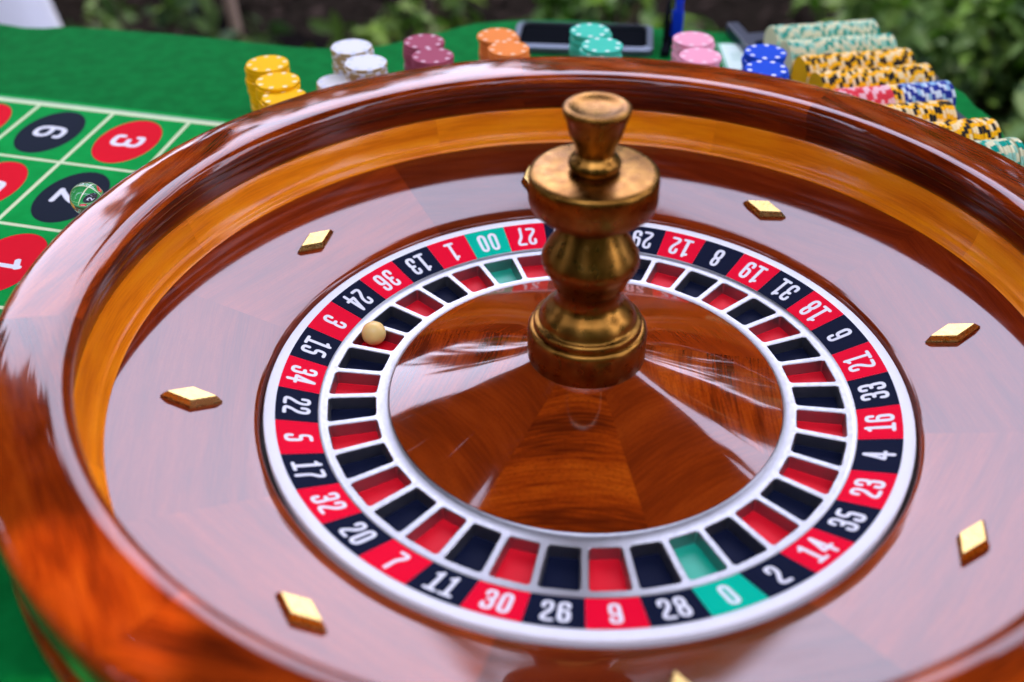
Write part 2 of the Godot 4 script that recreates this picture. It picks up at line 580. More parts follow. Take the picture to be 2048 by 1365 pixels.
# ---------------------------------------------------------------- garden
func garden() -> void:
	var g := Shape.new()
	g.flat([Vector3(-40, 0, -40), Vector3(40, 0, -40), Vector3(40, 0, 40), Vector3(-40, 0, 40)], Vector3.UP)
	var ground := put("ground", g.mesh(mats.soil))
	ground.set_meta("kind", "structure")
	tag(ground, "dark brown soil of the garden bed behind the table", "ground")
	var dead := leaf_mesh(0.075, 0.034, mats.dry_leaf)
	var small := leaf_mesh(0.075, 0.034, mats.leaf)
	var broad := leaf_mesh(0.12, 0.06, mats.leaf)
	var long := leaf_mesh(0.17, 0.045, mats.leaf)
	var big := leaf_mesh(0.17, 0.11, mats.far_leaf)
	# fallen leaves and mulch on the soil
	var where := []
	var tints := []
	for i in 5000:
		where.append(Transform3D(leaf_basis((Vector3.UP + Vector3(rng.randfn(), 0, rng.randfn()) * 0.3).normalized(), rng.randf_range(0.5, 1.0)), Vector3(rng.randf_range(-3.5, 3.0), 0.012, rng.randf_range(-4.5, -0.9))))
		var b := rng.randf()
		tints.append(Color(0.006 + 0.018 * b, 0.005 + 0.012 * b, 0.005 + 0.012 * b))
	var litter := thing("leaf_litter", "dry brown fallen leaves covering the soil behind the table", "leaf litter")
	litter.set_meta("kind", "stuff")
	leaves("fallen_leaves", litter, dead, where, tints)
	# plants that stand in the picture behind the table
	shrub("leafy_shrub", "bright green leafy shrub with orange flowers at the top right corner", "shrub", Vector3(1.02, 0, -2.0), 0.62, 0.42, 80, 40, small, "", Color(0.9, 0.95, 0.8))
	for q in [Vector3(0.22, 0.62, -0.05), Vector3(0.02, 0.46, 0.25), Vector3(0.36, 0.44, 0.2), Vector3(-0.16, 0.5, 0.22)]:
		var fl := Shape.new()
		for k in 6:
			var a := TAU * k / 6
			var d := Vector3(cos(a), 0.5, sin(a))
			fl.flat([q, q + d * 0.026 + Vector3(-sin(a), 0, cos(a)) * 0.013, q + d * 0.04, q + d * 0.026 - Vector3(-sin(a), 0, cos(a)) * 0.013], Vector3.UP)
		part("orange_flower", get_node("leafy_shrub"), fl.mesh(mats.petal))
	shrub("leafy_shrub", "dark leafy shrub behind the right end of the chip rack", "shrub", Vector3(1.2, 0, -1.35), 0.36, 0.32, 26, 18, long, "")
	shrub("leafy_shrub", "green shrub behind the mint chip stacks and the cash tray", "shrub", Vector3(0.02, 0, -2.15), 0.36, 0.3, 22, 22, small, "", Color(0.9, 1.0, 0.8))
	shrub("leafy_shrub", "sparse yellow-green shrub behind the white chip stacks", "shrub", Vector3(-0.52, 0, -2.3), 0.3, 0.26, 11, 12, small, "", Color(1.1, 1.1, 0.6))
	shrub("leafy_shrub", "dim shrub with pale stems behind the far left felt edge", "shrub", Vector3(-1.22, 0, -2.1), 0.34, 0.32, 20, 14, small, "", Color(0.8, 0.8, 0.8))
	var cane := thing("plant_stalk", "pale brown cane and green stalk leaning behind the left felt edge", "plant stalk", Vector3(-1.0, 0, -2.15))
	var cs := Shape.new()
	cs.tube([Vector3(0.06, -0.02, 0.1), Vector3(0.0, 0.4, 0.0), Vector3(-0.16, 1.3, -0.25)], [0.017, 0.015, 0.011], 8)
	part("brown_cane", cane, cs.mesh(mat("cane", lin(0.30, 0.2, 0.14), 0.7)))
	var cg := Shape.new()
	cg.tube([Vector3(-0.02, -0.02, 0.08), Vector3(-0.05, 0.4, 0.0), Vector3(-0.16, 1.1, -0.2)], [0.012, 0.011, 0.006], 8)
	part("green_stalk", cane, cg.mesh(mat("green_stalk", lin(0.10, 0.16, 0.03), 0.6)))
	# white draped cloth at the far left
	var dr := thing("draped_table", "white cloth hanging over a small round table past the far left felt", "draped table", Vector3(-1.56, 0, -1.60))
	var ds := Shape.new()
	var rows := []
	for j in 9:
		var y: float = [0.0, 0.15, 0.35, 0.6, 0.85, 1.02, 1.05, 1.055, 1.055][j]
		var rr: float = [0.36, 0.34, 0.31, 0.28, 0.25, 0.235, 0.225, 0.12, 0.0][j]
		var row := []
		for k in 49:
			var a := TAU * k / 48
			var fold := 1.0 + 0.05 * sin(a * 9.0) * clampf((1.05 - y) / 0.6, 0.0, 1.0)
			row.append(ds.add(Vector3(cos(a) * rr * fold, y, sin(a) * rr * fold), Vector3(cos(a), 0.15 if j < 6 else 4.0, sin(a)).normalized()))
		if j > 0:
			for k in 48:
				ds.quad(rows[j - 1][k], rows[j - 1][k + 1], row[k + 1], row[k])
		rows.append(row)
	part("white_cloth", dr, ds.mesh(mats.white_cloth))
	# the tree overhead: it shades the table and is what the lacquer mirrors
	var dapples := [W(-1.288, 0.403, 1.128), W(-0.95, 0.403, 1.29)]
	var hole := [-0.008, -0.003]
	var tree := thing("shade_tree", "broad leafy tree spreading its crown over the table", "tree", Vector3(1.5, 0, 2.6))
	var tr := Shape.new()
	tr.tube([Vector3(0, -0.05, 0), Vector3(0.03, 1.0, 0), Vector3(-0.05, 2.0, -0.1), Vector3(-0.3, 2.9, -0.5)], [0.2, 0.15, 0.13, 0.1], 14)
	part("trunk", tree, tr.mesh(mats.bark))
	for e in [Vector3(-2.2, 3.1, -3.4), Vector3(-3.4, 3.2, -1.2), Vector3(0.6, 3.2, -3.2), Vector3(1.6, 3.1, -0.6), Vector3(-1.2, 3.3, 1.4)]:
		var lb := Shape.new()
		var s := Vector3(-0.1, 2.2, -0.2)
		lb.tube([s, s.lerp(e, 0.4) + Vector3(0, 0.25, 0), s.lerp(e, 0.75) + Vector3(0, 0.12, 0), e], [0.085, 0.06, 0.04, 0.015], 8)
		part("limb", tree, lb.mesh(mats.bark))
	where = []
	tints = []
	var edge := FastNoiseLite.new()
	edge.seed = 3
	edge.frequency = 0.9
	for layer in 8:
		var y := 2.62 + layer * 0.09
		var step := 0.095
		var x := -3.4
		while x < 3.4:
			var z := -2.4
			while z < 1.0:
				var p := Vector3(x + rng.randf_range(-0.05, 0.05), y + rng.randf_range(-0.06, 0.06), z + rng.randf_range(-0.05, 0.05))
				z += step
				var front := -1.17 + (0.43 * p.x if p.x < 0.0 else -0.24 * minf(p.x, 0.9) + 0.6 * maxf(0.0, p.x - 0.9)) + 0.28 * edge.get_noise_2d(p.x * 2.0, layer * 3.0) - layer * 0.06
				if p.z < front or p.z > 0.5 + 0.25 * edge.get_noise_2d(p.x * 2.0, 50.0 + layer * 3.0):
					continue
				var open := false
				var up := (Vector3.UP + Vector3(rng.randfn(), 0, rng.randfn()) * 0.35).normalized()
				var lb := leaf_basis(up, rng.randf_range(0.75, 1.1))
				for k in dapples.size():
					# would this leaf stand in the way of the sunbeam?
					var nrm: Vector3 = lb.y.normalized()
					var size := lb.x.length()
					var beam: Vector3 = dapples[k] + sun_to * ((p - dapples[k]).dot(nrm) / sun_to.dot(nrm)) - p
					var u := beam.dot(lb.x) / size
					var wv := absf(beam.dot(lb.z)) / size
					if u > -hole[k] and u < 0.17 * size + hole[k] and wv < 0.055 * size + hole[k]:
						open = true
				if open:
					continue
				where.append(Transform3D(lb, p - tree.position))
				tints.append(green())
			x += step
	leaves("crown", tree, big, where, tints)
	# trees and tall shrubs that close the garden round the table
	var ring := [
		["tall_hedge", "tall hedge shrub beyond the table, right of its middle", Vector3(1.5, 0, -4.4), 3.5, 1.3],
		["tall_hedge", "tall hedge shrub straight beyond the table", Vector3(0.25, 0, -4.9), 3.2, 1.1],
		["tall_hedge", "lower hedge shrub beyond the table, left of its middle", Vector3(-1.5, 0, -4.9), 2.85, 1.2],
		["tall_hedge", "lower hedge shrub beyond the far left corner", Vector3(-3.0, 0, -4.2), 2.3, 1.2],
		["tall_hedge", "tall hedge shrub left of the table", Vector3(-4.0, 0, -2.2), 3.9, 1.3],
		["tall_hedge", "tall hedge shrub at the left side by the layout", Vector3(-4.3, 0, 0.3), 4.0, 1.4],
		["tall_hedge", "tall hedge shrub beyond the far right corner", Vector3(2.9, 0, -3.7), 3.0, 1.2],
		["tall_hedge", "tall hedge shrub right of the table", Vector3(3.9, 0, -2.3), 3.9, 1.2],
		["tall_hedge", "tall hedge shrub at the right side by the wheel", Vector3(4.2, 0, 0.2), 2.4, 1.4],
		["tall_hedge", "tall hedge shrub behind the camera on the right", Vector3(2.8, 0, 2.7), 5.0, 1.5],
		["tall_hedge", "tall hedge shrub behind the camera", Vector3(0.3, 0, 3.4), 5.0, 1.7],
		["tall_hedge", "tall hedge shrub behind the camera on the left", Vector3(-2.5, 0, 2.9), 5.0, 1.6],
		["tall_hedge", "tall hedge shrub close to the near left corner of the table", Vector3(-1.2, 0, 1.2), 3.0, 0.8],
		["slender_tree", "slender tree with a small round crown beyond the right end of the chip rack", Vector3(1.85, 0, -2.4), 3.55, 0.5],
		["slender_tree", "slender young tree with a narrow tip beyond the far left felt edge", Vector3(-1.66, 0, -3.10), 3.05, 0.3],
	]
	for q in ring:
		var slim: bool = q[0] == "slender_tree"
		var o := thing(q[0], q[1], "tree" if slim else "hedge shrub", q[2], "" if slim else "hedge shrubs around the garden")
		var t2 := Shape.new()
		t2.tube([Vector3(0, -0.05, 0), Vector3(0.04, q[3] * 0.5, 0), Vector3(0, q[3] * 0.85, 0.03)], [0.07, 0.05, 0.015], 8)
		part("trunk", o, t2.mesh(mats.bark))
		where = []
		tints = []
		var n := int(1800 * q[4]) if slim else int(2600 * q[3] * q[4] / 3.0)
		for i in n:
			var a := rng.randf() * TAU
			var h: float = rng.randf_range(0.74 if slim else 0.05, 1.0)
			var rr: float = q[4] * sqrt(rng.randf_range(0.15, 1.0)) * (1.0 - 0.55 * pow(h, 3.0)) * (1.0 + 0.12 * sin(a * 5.0 + h * 9.0))
			var up := (Vector3(cos(a), 0.5, sin(a)) + Vector3(rng.randfn(), rng.randfn(), rng.randfn()) * 0.5).normalized()
			where.append(Transform3D(leaf_basis(up, rng.randf_range(0.8, 1.3)), Vector3(cos(a) * rr, h * q[3], sin(a) * rr)))
			tints.append(green())
		leaves("crown", o, big, where, tints)


# ---------------------------------------------------------------- table
const EDGE := [[-180.0, 7.6], [-165.0, 7.8], [-152.0, 5.9], [-140.0, 4.41], [-136.0, 4.04], [-132.0, 3.71], [-127.0, 3.37], [-123.0, 3.13], [-120.0, 3.0], [-117.0, 2.93], [-114.0, 2.9], [-110.0, 2.94], [-106.0, 3.02], [-103.0, 3.09], [-98.0, 3.11], [-94.0, 3.1], [-90.0, 3.08], [-86.0, 3.04], [-82.0, 3.02], [-78.0, 3.04], [-75.0, 3.06], [-70.0, 3.12], [-65.0, 3.18], [-60.0, 3.11], [-56.0, 2.96], [-52.0, 2.86], [-50.0, 2.76], [-47.0, 2.67], [-44.0, 2.53], [-36.0, 2.4], [-25.0, 2.32], [-10.0, 2.25], [10.0, 2.22], [30.0, 2.22], [60.0, 2.22], [90.0, 2.25], [115.0, 2.5], [135.0, 3.4], [150.0, 4.8], [165.0, 7.4], [180.0, 7.6]]

func table() -> void:
	var t := thing("roulette_table", "green felt gaming table that carries the wheel, chips and betting layout", "gaming table", Vector3(0, Y0 + FELT * S, 0))
	var outline := []
	for i in EDGE.size() - 1:
		for k in 4:
			var f := k / 4.0
			var a0: float = EDGE[i][0]
			var r := lerpf(EDGE[i][1], EDGE[i + 1][1], f)
			if i > 2 and i < 29:
				r = cubic_interpolate(EDGE[i][1], EDGE[i + 1][1], EDGE[i - 1][1], EDGE[i + 2][1], f)
			var a := deg_to_rad(lerpf(a0, EDGE[i + 1][0], f))
			outline.append([a, r])
	outline.append([PI, 7.6])
	var top := Shape.new()
	var side := Shape.new()
	var cols := [1.66, 2.0, 2.5, 3.2]
	var prev := []
	var prev_s := []
	for q in outline:
		var a: float = q[0]
		var r: float = q[1]
		var row := []
		for k in 5:
			var rr := 1.66 + (r - 0.02 - 1.66) * k / 4.0
			var p := L(rr * cos(a), FELT, rr * sin(a))
			row.append(top.add(p, Vector3.UP, Vector2(p.x, p.z)))
		for e in [[0.008, -0.004, 0.7], [0.0, -0.02, 0.0], [0.0, -0.11, -0.2]]:
			var p := L((r - e[0]) * cos(a), FELT + e[1], (r - e[0]) * sin(a))
			row.append(top.add(p, Vector3(cos(a), e[2] * 1.4, sin(a)).normalized(), Vector2(p.x, p.z)))
		var rs := []
		for e in [[0.02, -0.11], [0.02, -0.55], [0.08, -0.56]]:
			rs.append(side.add(L((r - e[0]) * cos(a), FELT + e[1], (r - e[0]) * sin(a)), Vector3(cos(a), 0, sin(a))))
		if prev.size():
			for k in row.size() - 1:
				top.quad(prev[k], row[k], row[k + 1], prev[k + 1])
			for k in 2:
				side.quad(prev_s[k], rs[k], rs[k + 1], prev_s[k + 1])
		prev = row
		prev_s = rs
	part("felt_top", t, top.mesh(mats.felt))
	part("wooden_apron", t, side.mesh(mats.wood_edge))
	for p in [Vector2(-1.1, -0.35), Vector2(0.33, -0.5), Vector2(0.34, 0.36), Vector2(-1.1, 0.45)]:
		var lg := Shape.new()
		lg.box(Vector3(p.x, -0.375 - 0.0, p.y), Vector3(0.07, 0.75, 0.07), Basis.IDENTITY, 0.006)
		part("leg", t, lg.mesh(mats.wood_edge))
	# the printed betting layout: five columns by three rows of cells
	var o := Vector2(-2.255, -1.733)                       # corner between the columns of 3 and 6, on the far border
	var ux := Vector2(0.985, 0.172)                        # towards 3 and the zeros
	var uz := Vector2(-0.0872, 0.9962)                     # towards the rows of 2 and 1
	var wdt := 0.393
	var hgt := 0.505
	var q0 := o - ux * wdt * 3.0 - uz * hgt * 0.12
	var lay := Shape.new()
	var nx := 5.0
	var ks := []
	for e in [[0.0, 0.0], [1.0, 0.0], [1.0, 1.0], [0.0, 1.0]]:
		var p: Vector2 = q0 + ux * wdt * nx * e[0] + uz * hgt * 3.24 * e[1]
		ks.append(lay.add(L(p.x, FELT + 0.004, p.y), Vector3.UP, Vector2(e[0], e[1])))
	# cut where the wheel stands: keep the sheet clear of the rim by a fan towards the wheel
	lay.quad(ks[0], ks[1], ks[2], ks[3])
	var b := part("betting_layout", t, lay.mesh(mats.layout_print))
	b.set_meta("label", "printed betting layout with numbered red and black ovals")


func layout_img() -> Image:
	var cw := 200
	var chh := 257
	var w := cw * 5
	var h := int(chh * 3.24)
	var base := ramp_img(256, 256, 0.06, 71, lin(0.001, 0.265, 0.040), lin(0.002, 0.33, 0.055), 4)
	base.resize(w, h, Image.INTERPOLATE_CUBIC)
	var im := base
	im.convert(Image.FORMAT_RGB8)
	var line := lin(0.62, 0.70, 0.42)
	var top := int(chh * 0.12)
	im.fill_rect(Rect2i(0, top - 15, w, 8), lin(0.30, 0.50, 0.32))
	im.fill_rect(Rect2i(0, top - 7, w, 16), line)
	for i in range(1, 4):
		im.fill_rect(Rect2i(0, top + chh * i - 5, w, 10), line)
	for i in 6:
		im.fill_rect(Rect2i(clampi(cw * i - 5, 0, w - 10), top, 10, chh * 3), line)
	for col in 4:
		for row in 3:
			var num := 3 * (4 - col) - row
			var c := Vector2(cw * (col + 0.5), top + chh * (row + 0.5))
			var fill := lin(0.70, 0.006, 0.02) if num in REDS else lin(0.012, 0.016, 0.028)
			var a := Vector2(72, 106)
			for py in range(int(c.y - a.y) - 2, int(c.y + a.y) + 3):
				for px in range(int(c.x - a.x) - 2, int(c.x + a.x) + 3):
					var e := ((Vector2(px + 0.5, py + 0.5) - c) / a).length()
					var cover := clampf((1.0 - e) * 85.0 + 0.5, 0.0, 1.0)
					if cover > 0.0:
						im.set_pixel(px, py, im.get_pixel(px, py).lerp(fill, cover))
			# the digits stand with their tops towards the zeros (to the right of the sheet)
			var s := str(num)
			var size := Vector2(56, 78)
			var total := size.x * s.length() + 8.0 * (s.length() - 1)
			for k in s.length():
				print_digit(im, s[k], c + Vector2(size.y / 2.0, -total / 2.0 + k * (size.x + 8.0)), size, Vector2.DOWN, Vector2.LEFT, lin(0.74, 0.74, 0.76), 0.115, true)
	return im


# ---------------------------------------------------------------- wheel
func wheel() -> void:
	var w := thing("roulette", "large lacquered mahogany roulette wheel with brass turret and ring of 38 numbers", "roulette wheel", Vector3(0, Y0 + FELT * S, 0))
	# body below the rim
	var body := Shape.new()
	lathe(body, pv([1.735, 0.061, 1.764, 0.07, 1.768, 0.09, 1.762, 0.112, 1.748, 0.122, 1.730, 0.132, 1.728, 0.16, 1.736, 0.19, 1.750, 0.21]), 0.0, TAU, 144)
	part("base_moulding", w, body.mesh(mats.moulding))
	# rim: eight veneered segments
	var rim := part("rim", w)
	var rim_pts := pv([1.750, 0.21, 1.757, 0.25, 1.758, 0.35, 1.756, 0.372, 1.748, 0.390, 1.735, 0.400, 1.718, 0.4040, 1.68, 0.4052, 1.62, 0.4056, 1.565, 0.4052, 1.54, 0.4035, 1.524, 0.3985, 1.513, 0.388, 1.508, 0.376])
	for i in 8:
		var a0 := deg_to_rad(-101.7 + 45.0 * i)
		var sh := Shape.new()
		lathe(sh, rim_pts, a0, a0 + deg_to_rad(45.0), 24, Vector4(rng.randf(), rng.randf(), 0.0, 1.0))
		part("rim_segment", rim, sh.mesh(mats["mahogany%d" % [0, 3, 1, 2, 1, 3, 0, 2][i]]))
	# inner wall
	var wall := part("inner_wall", w)
	for i in 8:
		var a0 := deg_to_rad(-101.7 + 45.0 * i)
		var sh := Shape.new()
		lathe(sh, pv([1.508, 0.376, 1.506, 0.358, 1.5105, 0.350, 1.5175, 0.346, 1.518, 0.318, 1.5225, 0.311, 1.530, 0.308, 1.533, 0.262, 1.540, 0.250, 1.548, 0.242]), a0, a0 + deg_to_rad(45.0), 18, Vector4(rng.randf(), rng.randf(), 0.0, 0.0))
		part("wall_segment", wall, sh.mesh(mats["wall%d" % [0, 1, 0, 2, 1, 0, 1, 2][i]]))
	# golden ball track
	var track := part("ball_track", w)
	for i in 8:
		var a0 := deg_to_rad(-116.0 + 45.0 * i)
		var sh := Shape.new()
		lathe(sh, pv([1.546, 0.246, 1.538, 0.236, 1.531, 0.215, 1.5255, 0.19, 1.519, 0.168, 1.510, 0.150, 1.5025, 0.1425, 1.499, 0.1405, 1.496, 0.136, 1.493, 0.127, 1.487, 0.118, 1.482, 0.114]), a0, a0 + deg_to_rad(45.0), 24, Vector4(rng.randf(), rng.randf(), 0.0, 0.0), 0.6)
		part("track_segment", track, sh.mesh(mats["golden%d" % [0, 1, 0, 0, 1, 0, 1, 0][i]]))
	# sloping apron
	var apron := part("apron", w)
	for i in 8:
		var a0 := deg_to_rad(-34.6 + 45.0 * i)
		var sh := Shape.new()
		lathe(sh, pv([1.484, 0.1125, 1.40, 0.0925, 1.30, 0.0672, 1.20, 0.0420, 1.10, 0.0170, 1.066, 0.0084, 1.057, 0.004, 1.052, -0.003, 1.051, -0.06]), a0, a0 + deg_to_rad(45.0), 24, Vector4(rng.randf(), rng.randf(), 0.0, 1.0))
		part("apron_segment", apron, sh.mesh(mats["veneer%d" % [2, 0, 1, 0, 2, 0, 1, 2][i]]))
	var gap := Shape.new()
	lathe(gap, pv([1.053, -0.055, 1.03, -0.055]), 0.0, TAU, 96)
	part("groove_floor", w, gap.mesh(mats.dark_gap))
	# eight brass deflectors, lying along and across by turns
	var slope := atan(0.2517)
	for i in 8:
		var a := deg_to_rad(-147.0 + 45.0 * i)
		var along := i % 2 == 1
		var up := Vector3(-sin(slope) * cos(a), cos(slope), -sin(slope) * sin(a))
		var out := Vector3(cos(slope) * cos(a), sin(slope), cos(slope) * sin(a))
		var tang := up.cross(out)
		var at := P(1.252, 0.002 + (1.252 - 1.044) * 0.2517, a)
		var ex := (out if along else tang) * S
		var ey := (tang if along else out) * S
		var d := Shape.new()
		var rings := []
		for e in [[0.094, 0.043, -0.004], [0.094, 0.043, 0.007], [0.092, 0.0415, 0.009], [0.077, 0.034, 0.0245], [0.073, 0.032, 0.0265]]:
			rings.append([at + ex * e[0] + up * e[2] * S, at + ey * e[1] + up * e[2] * S, at - ex * e[0] + up * e[2] * S, at - ey * e[1] + up * e[2] * S])
		for j in 4:
			for k in 4:
				var k2 := (k + 1) % 4
				d.flat([rings[j][k], rings[j][k2], rings[j + 1][k2], rings[j + 1][k]], (rings[j][k] + rings[j][k2]) / 2.0 - at + up * 0.002)
		d.flat(rings[4], up)
		var df := part("deflector", w, d.mesh(mats.bright_brass))
		df.set_meta("label", "brass diamond stud pointing to the centre" if along else "brass diamond stud lying along the ring")
	# rotor: white backing ring with 38 printed panels
	var backing := Shape.new()
	lathe(backing, pv([1.037, -0.05, 1.0375, -0.001, 1.035, 0.0026, 1.031, 0.0036, 1.0, 0.001, 0.871, -0.0386]), 0.0, TAU, 152)
	var nr := part("number_ring", w, backing.mesh(mats.white_paint))
	for i in 38:
		var sh := Shape.new()
		var ac := PHASE + CELL * i
		var u0 := ((i % 8) * 128 + 1.5) / 1024.0
		var u1 := ((i % 8) * 128 + 126.5) / 1024.0
		var v0 := ((i / 8) * 112 + 1.5) / 560.0
		var v1 := ((i / 8) * 112 + 110.5) / 560.0
		var prev := []
		var tilt := atan2(0.037, 0.129)
		for k in 7:
			var f := k / 6.0
			var a := ac + CELL * 0.4985 - CELL * 0.997 * f
			var nn := Vector3(-sin(tilt) * cos(a), cos(tilt), -sin(tilt) * sin(a))
			var row := [sh.add(P(0.871, -0.0352, a), nn, Vector2(lerpf(u0, u1, f), v0)), sh.add(P(1.0, 0.0030, a), nn, Vector2(lerpf(u0, u1, f), v1))]
			if k > 0:
				sh.quad(prev[0], row[0], row[1], prev[1])
			prev = row
		part("number_panel", nr, sh.mesh(mats.number_print))
	# metal pocket ring with 38 pockets
	var pr := Shape.new()
	lathe(pr, pv([0.872, -0.0365, 0.868, -0.0405, 0.858, -0.043]), 0.0, TAU, 152)
	lathe(pr, pv([0.672, -0.043, 0.655, -0.0425, 0.646, -0.040, 0.642, -0.037, 0.639, -0.045]), 0.0, TAU, 152)
	for i in 38:
		pocket(pr, PHASE + CELL * i)
	var ring := part("pocket_ring", w, pr.mesh(mats.satin_metal))
	for i in 38:
		var fl := Shape.new()
		var ac := PHASE + CELL * i
		var prev := []
		for k in 4:
			var r := lerpf(0.688, 0.8375, k / 3.0)
			var ha := CELL / 2.0 - 0.0125 / r
			var row := [fl.add(P(r, -0.090, ac - ha), Vector3.UP, Vector2(0, k)), fl.add(P(r, -0.090, ac + ha), Vector3.UP, Vector2(1, k))]
			if k > 0:
				fl.quad(prev[0], prev[1], row[1], row[0])
			prev = row
		var s: String = ORDER[i]
		part("pocket_floor", ring, fl.mesh(mats.pocket_green if s.begins_with("0") else mats.pocket_red if int(s) in REDS else mats.pocket_navy))
	# wooden cone
	var cone := part("rotor_cone", w)
	for i in 8:
		var a0 := deg_to_rad(72.0 + 45.0 * i)
		var sh := Shape.new()
		lathe(sh, pv([0.6405, -0.05, 0.6405, -0.0345, 0.60, -0.0225, 0.50, 0.0085, 0.40, 0.040, 0.30, 0.073, 0.23, 0.097, 0.18, 0.117]), a0, a0 + deg_to_rad(45.0), 18, Vector4(rng.randf(), rng.randf(), 0.25 * (i % 3 - 1), 1.0))
		part("cone_segment", cone, sh.mesh(mats[["cone2", "fine1", "cone0", "fine0", "cone1", "fine0", "cone3", "fine1"][i]]))
	# brass turret
	var tur := part("turret", w)
	var bits := [
		["base_collar", [0.184, 0.095, 0.188, 0.118, 0.189, 0.205, 0.187, 0.218, 0.181, 0.228, 0.173, 0.232, 0.168, 0.231]],
		["bell", [0.168, 0.231, 0.171, 0.239, 0.170, 0.249, 0.164, 0.255, 0.156, 0.256, 0.152, 0.259, 0.149, 0.270, 0.139, 0.288, 0.124, 0.304, 0.110, 0.316, 0.101, 0.328, 0.098, 0.345, 0.099, 0.366, 0.104, 0.378]],
		["bulb", [0.104, 0.378, 0.110, 0.384, 0.112, 0.392, 0.119, 0.410, 0.134, 0.436, 0.146, 0.460, 0.149, 0.475, 0.146, 0.490, 0.134, 0.514, 0.113, 0.548, 0.097, 0.575, 0.091, 0.592]],
		["flange_disc", [0.091, 0.592, 0.096, 0.602, 0.112, 0.613, 0.140, 0.628, 0.166, 0.645, 0.182, 0.660, 0.188, 0.680, 0.188, 0.750, 0.185, 0.761, 0.178, 0.7665, 0.168, 0.768, 0.08, 0.769, 0.062, 0.770]],
		["bead", [0.062, 0.770, 0.070, 0.774, 0.0755, 0.784, 0.0755, 0.797, 0.070, 0.807, 0.060, 0.814, 0.055, 0.822]],
		["finial_cup", [0.055, 0.822, 0.0555, 0.834, 0.062, 0.853, 0.073, 0.878, 0.0785, 0.895, 0.0845, 0.922, 0.0925, 0.940, 0.0955, 0.951, 0.0945, 0.960, 0.0895, 0.9645, 0.081, 0.9645, 0.070, 0.962, 0.058, 0.957, 0.045, 0.9545, 0.025, 0.9535, 0.0001, 0.953]],
	]
	for q in bits:
		var sh := Shape.new()
		lathe(sh, pv(q[1]), 0.0, TAU, 64, Vector4.ZERO, 0.72)
		part(q[0], tur, sh.mesh(mats.brass))


# one pocket: its cell of the deck, a small chamfer and the walls
func pocket(sh: Shape, ac: float) -> void:
	var r0 := 0.6865
	var r1 := 0.8395
	var o0 := 0.670
	var o1 := 0.860
	var pts := []
	var outs := []
	var g := 0.0108
	var cr := 0.010
	for corner in 4:
		var sr: float = [-1.0, 1.0, 1.0, -1.0][corner]
		var st: float = [-1.0, -1.0, 1.0, 1.0][corner]
		var cx := (r0 + cr) if sr < 0 else (r1 - cr)
		var hw := cx * CELL / 2.0 - g - cr
		for k in 5:
			var t := k / 4.0 * PI / 2.0
			var a: float = [PI, -PI / 2.0, 0.0, PI / 2.0][corner] + t     # in (radius, tangent) axes
			if corner == 0:
				a = PI + t
			elif corner == 1:
				a = -PI / 2.0 + t
			elif corner == 2:
				a = t
			else:
				a = PI / 2.0 + t
			var rr := cx + cr * cos(a)
			var tt := st * hw + cr * sin(a) + st * (rr - cx) * CELL / 2.0
			pts.append([rr, tt, cos(a), sin(a)])
			var ro: float
			var to: float
			if k == 2:
				ro = o0 if sr < 0 else o1
				to = st * CELL / 2.0
			elif (k < 2) == (corner % 2 == 0):
				ro = o0 if sr < 0 else o1
				to = tt / rr
			else:
				ro = rr
				to = st * CELL / 2.0
			outs.append([ro, to])
	var m := pts.size()
	var loops := []
	for e in [[0.0, -0.043, 1], [0.0028, -0.0455, 2], [0.0034, -0.047, 0], [0.006, -0.092, 0]]:
		var row := []
		for i in m:
			var q = pts[i]
			var rr: float = q[0] - q[2] * (e[0] - 0.0028)
			var tt: float = q[1] - q[3] * (e[0] - 0.0028)
			var a := ac + tt / rr
			var rad := Vector3(cos(a), 0, sin(a))
			var tan_ := Vector3(-sin(a), 0, cos(a))
			var inw: Vector3 = -(rad * q[2] + tan_ * q[3])
			var nn := Vector3.UP if e[2] == 1 else (inw + Vector3.UP).normalized() if e[2] == 2 else inw
			row.append([P(rr, e[1], a), nn])
		loops.append(row)
	for i in m:
		var j := (i + 1) % m
		var A := ac + float(outs[i][1])
		var B := ac + float(outs[j][1])
		sh.quad(sh.add(P(outs[i][0], -0.043, A), Vector3.UP), sh.add(P(outs[j][0], -0.043, B), Vector3.UP), sh.add(loops[0][j][0], Vector3.UP), sh.add(loops[0][i][0], Vector3.UP))
		for k in 3:
			var ni: Vector3 = loops[k + 1][i][1]
			var nj: Vector3 = loops[k + 1][j][1]
			sh.quad(sh.add(loops[k][i][0], ni), sh.add(loops[k][j][0], nj), sh.add(loops[k + 1][j][0], nj), sh.add(loops[k + 1][i][0], ni))


# ---------------------------------------------------------------- other things on the table
func sphere(r: float, m: Material, n := 48) -> Mesh:
	var s := SphereMesh.new()
	s.radius = r
	s.height = 2.0 * r
	s.radial_segments = n
	s.rings = n / 2
	s.material = m
	return s

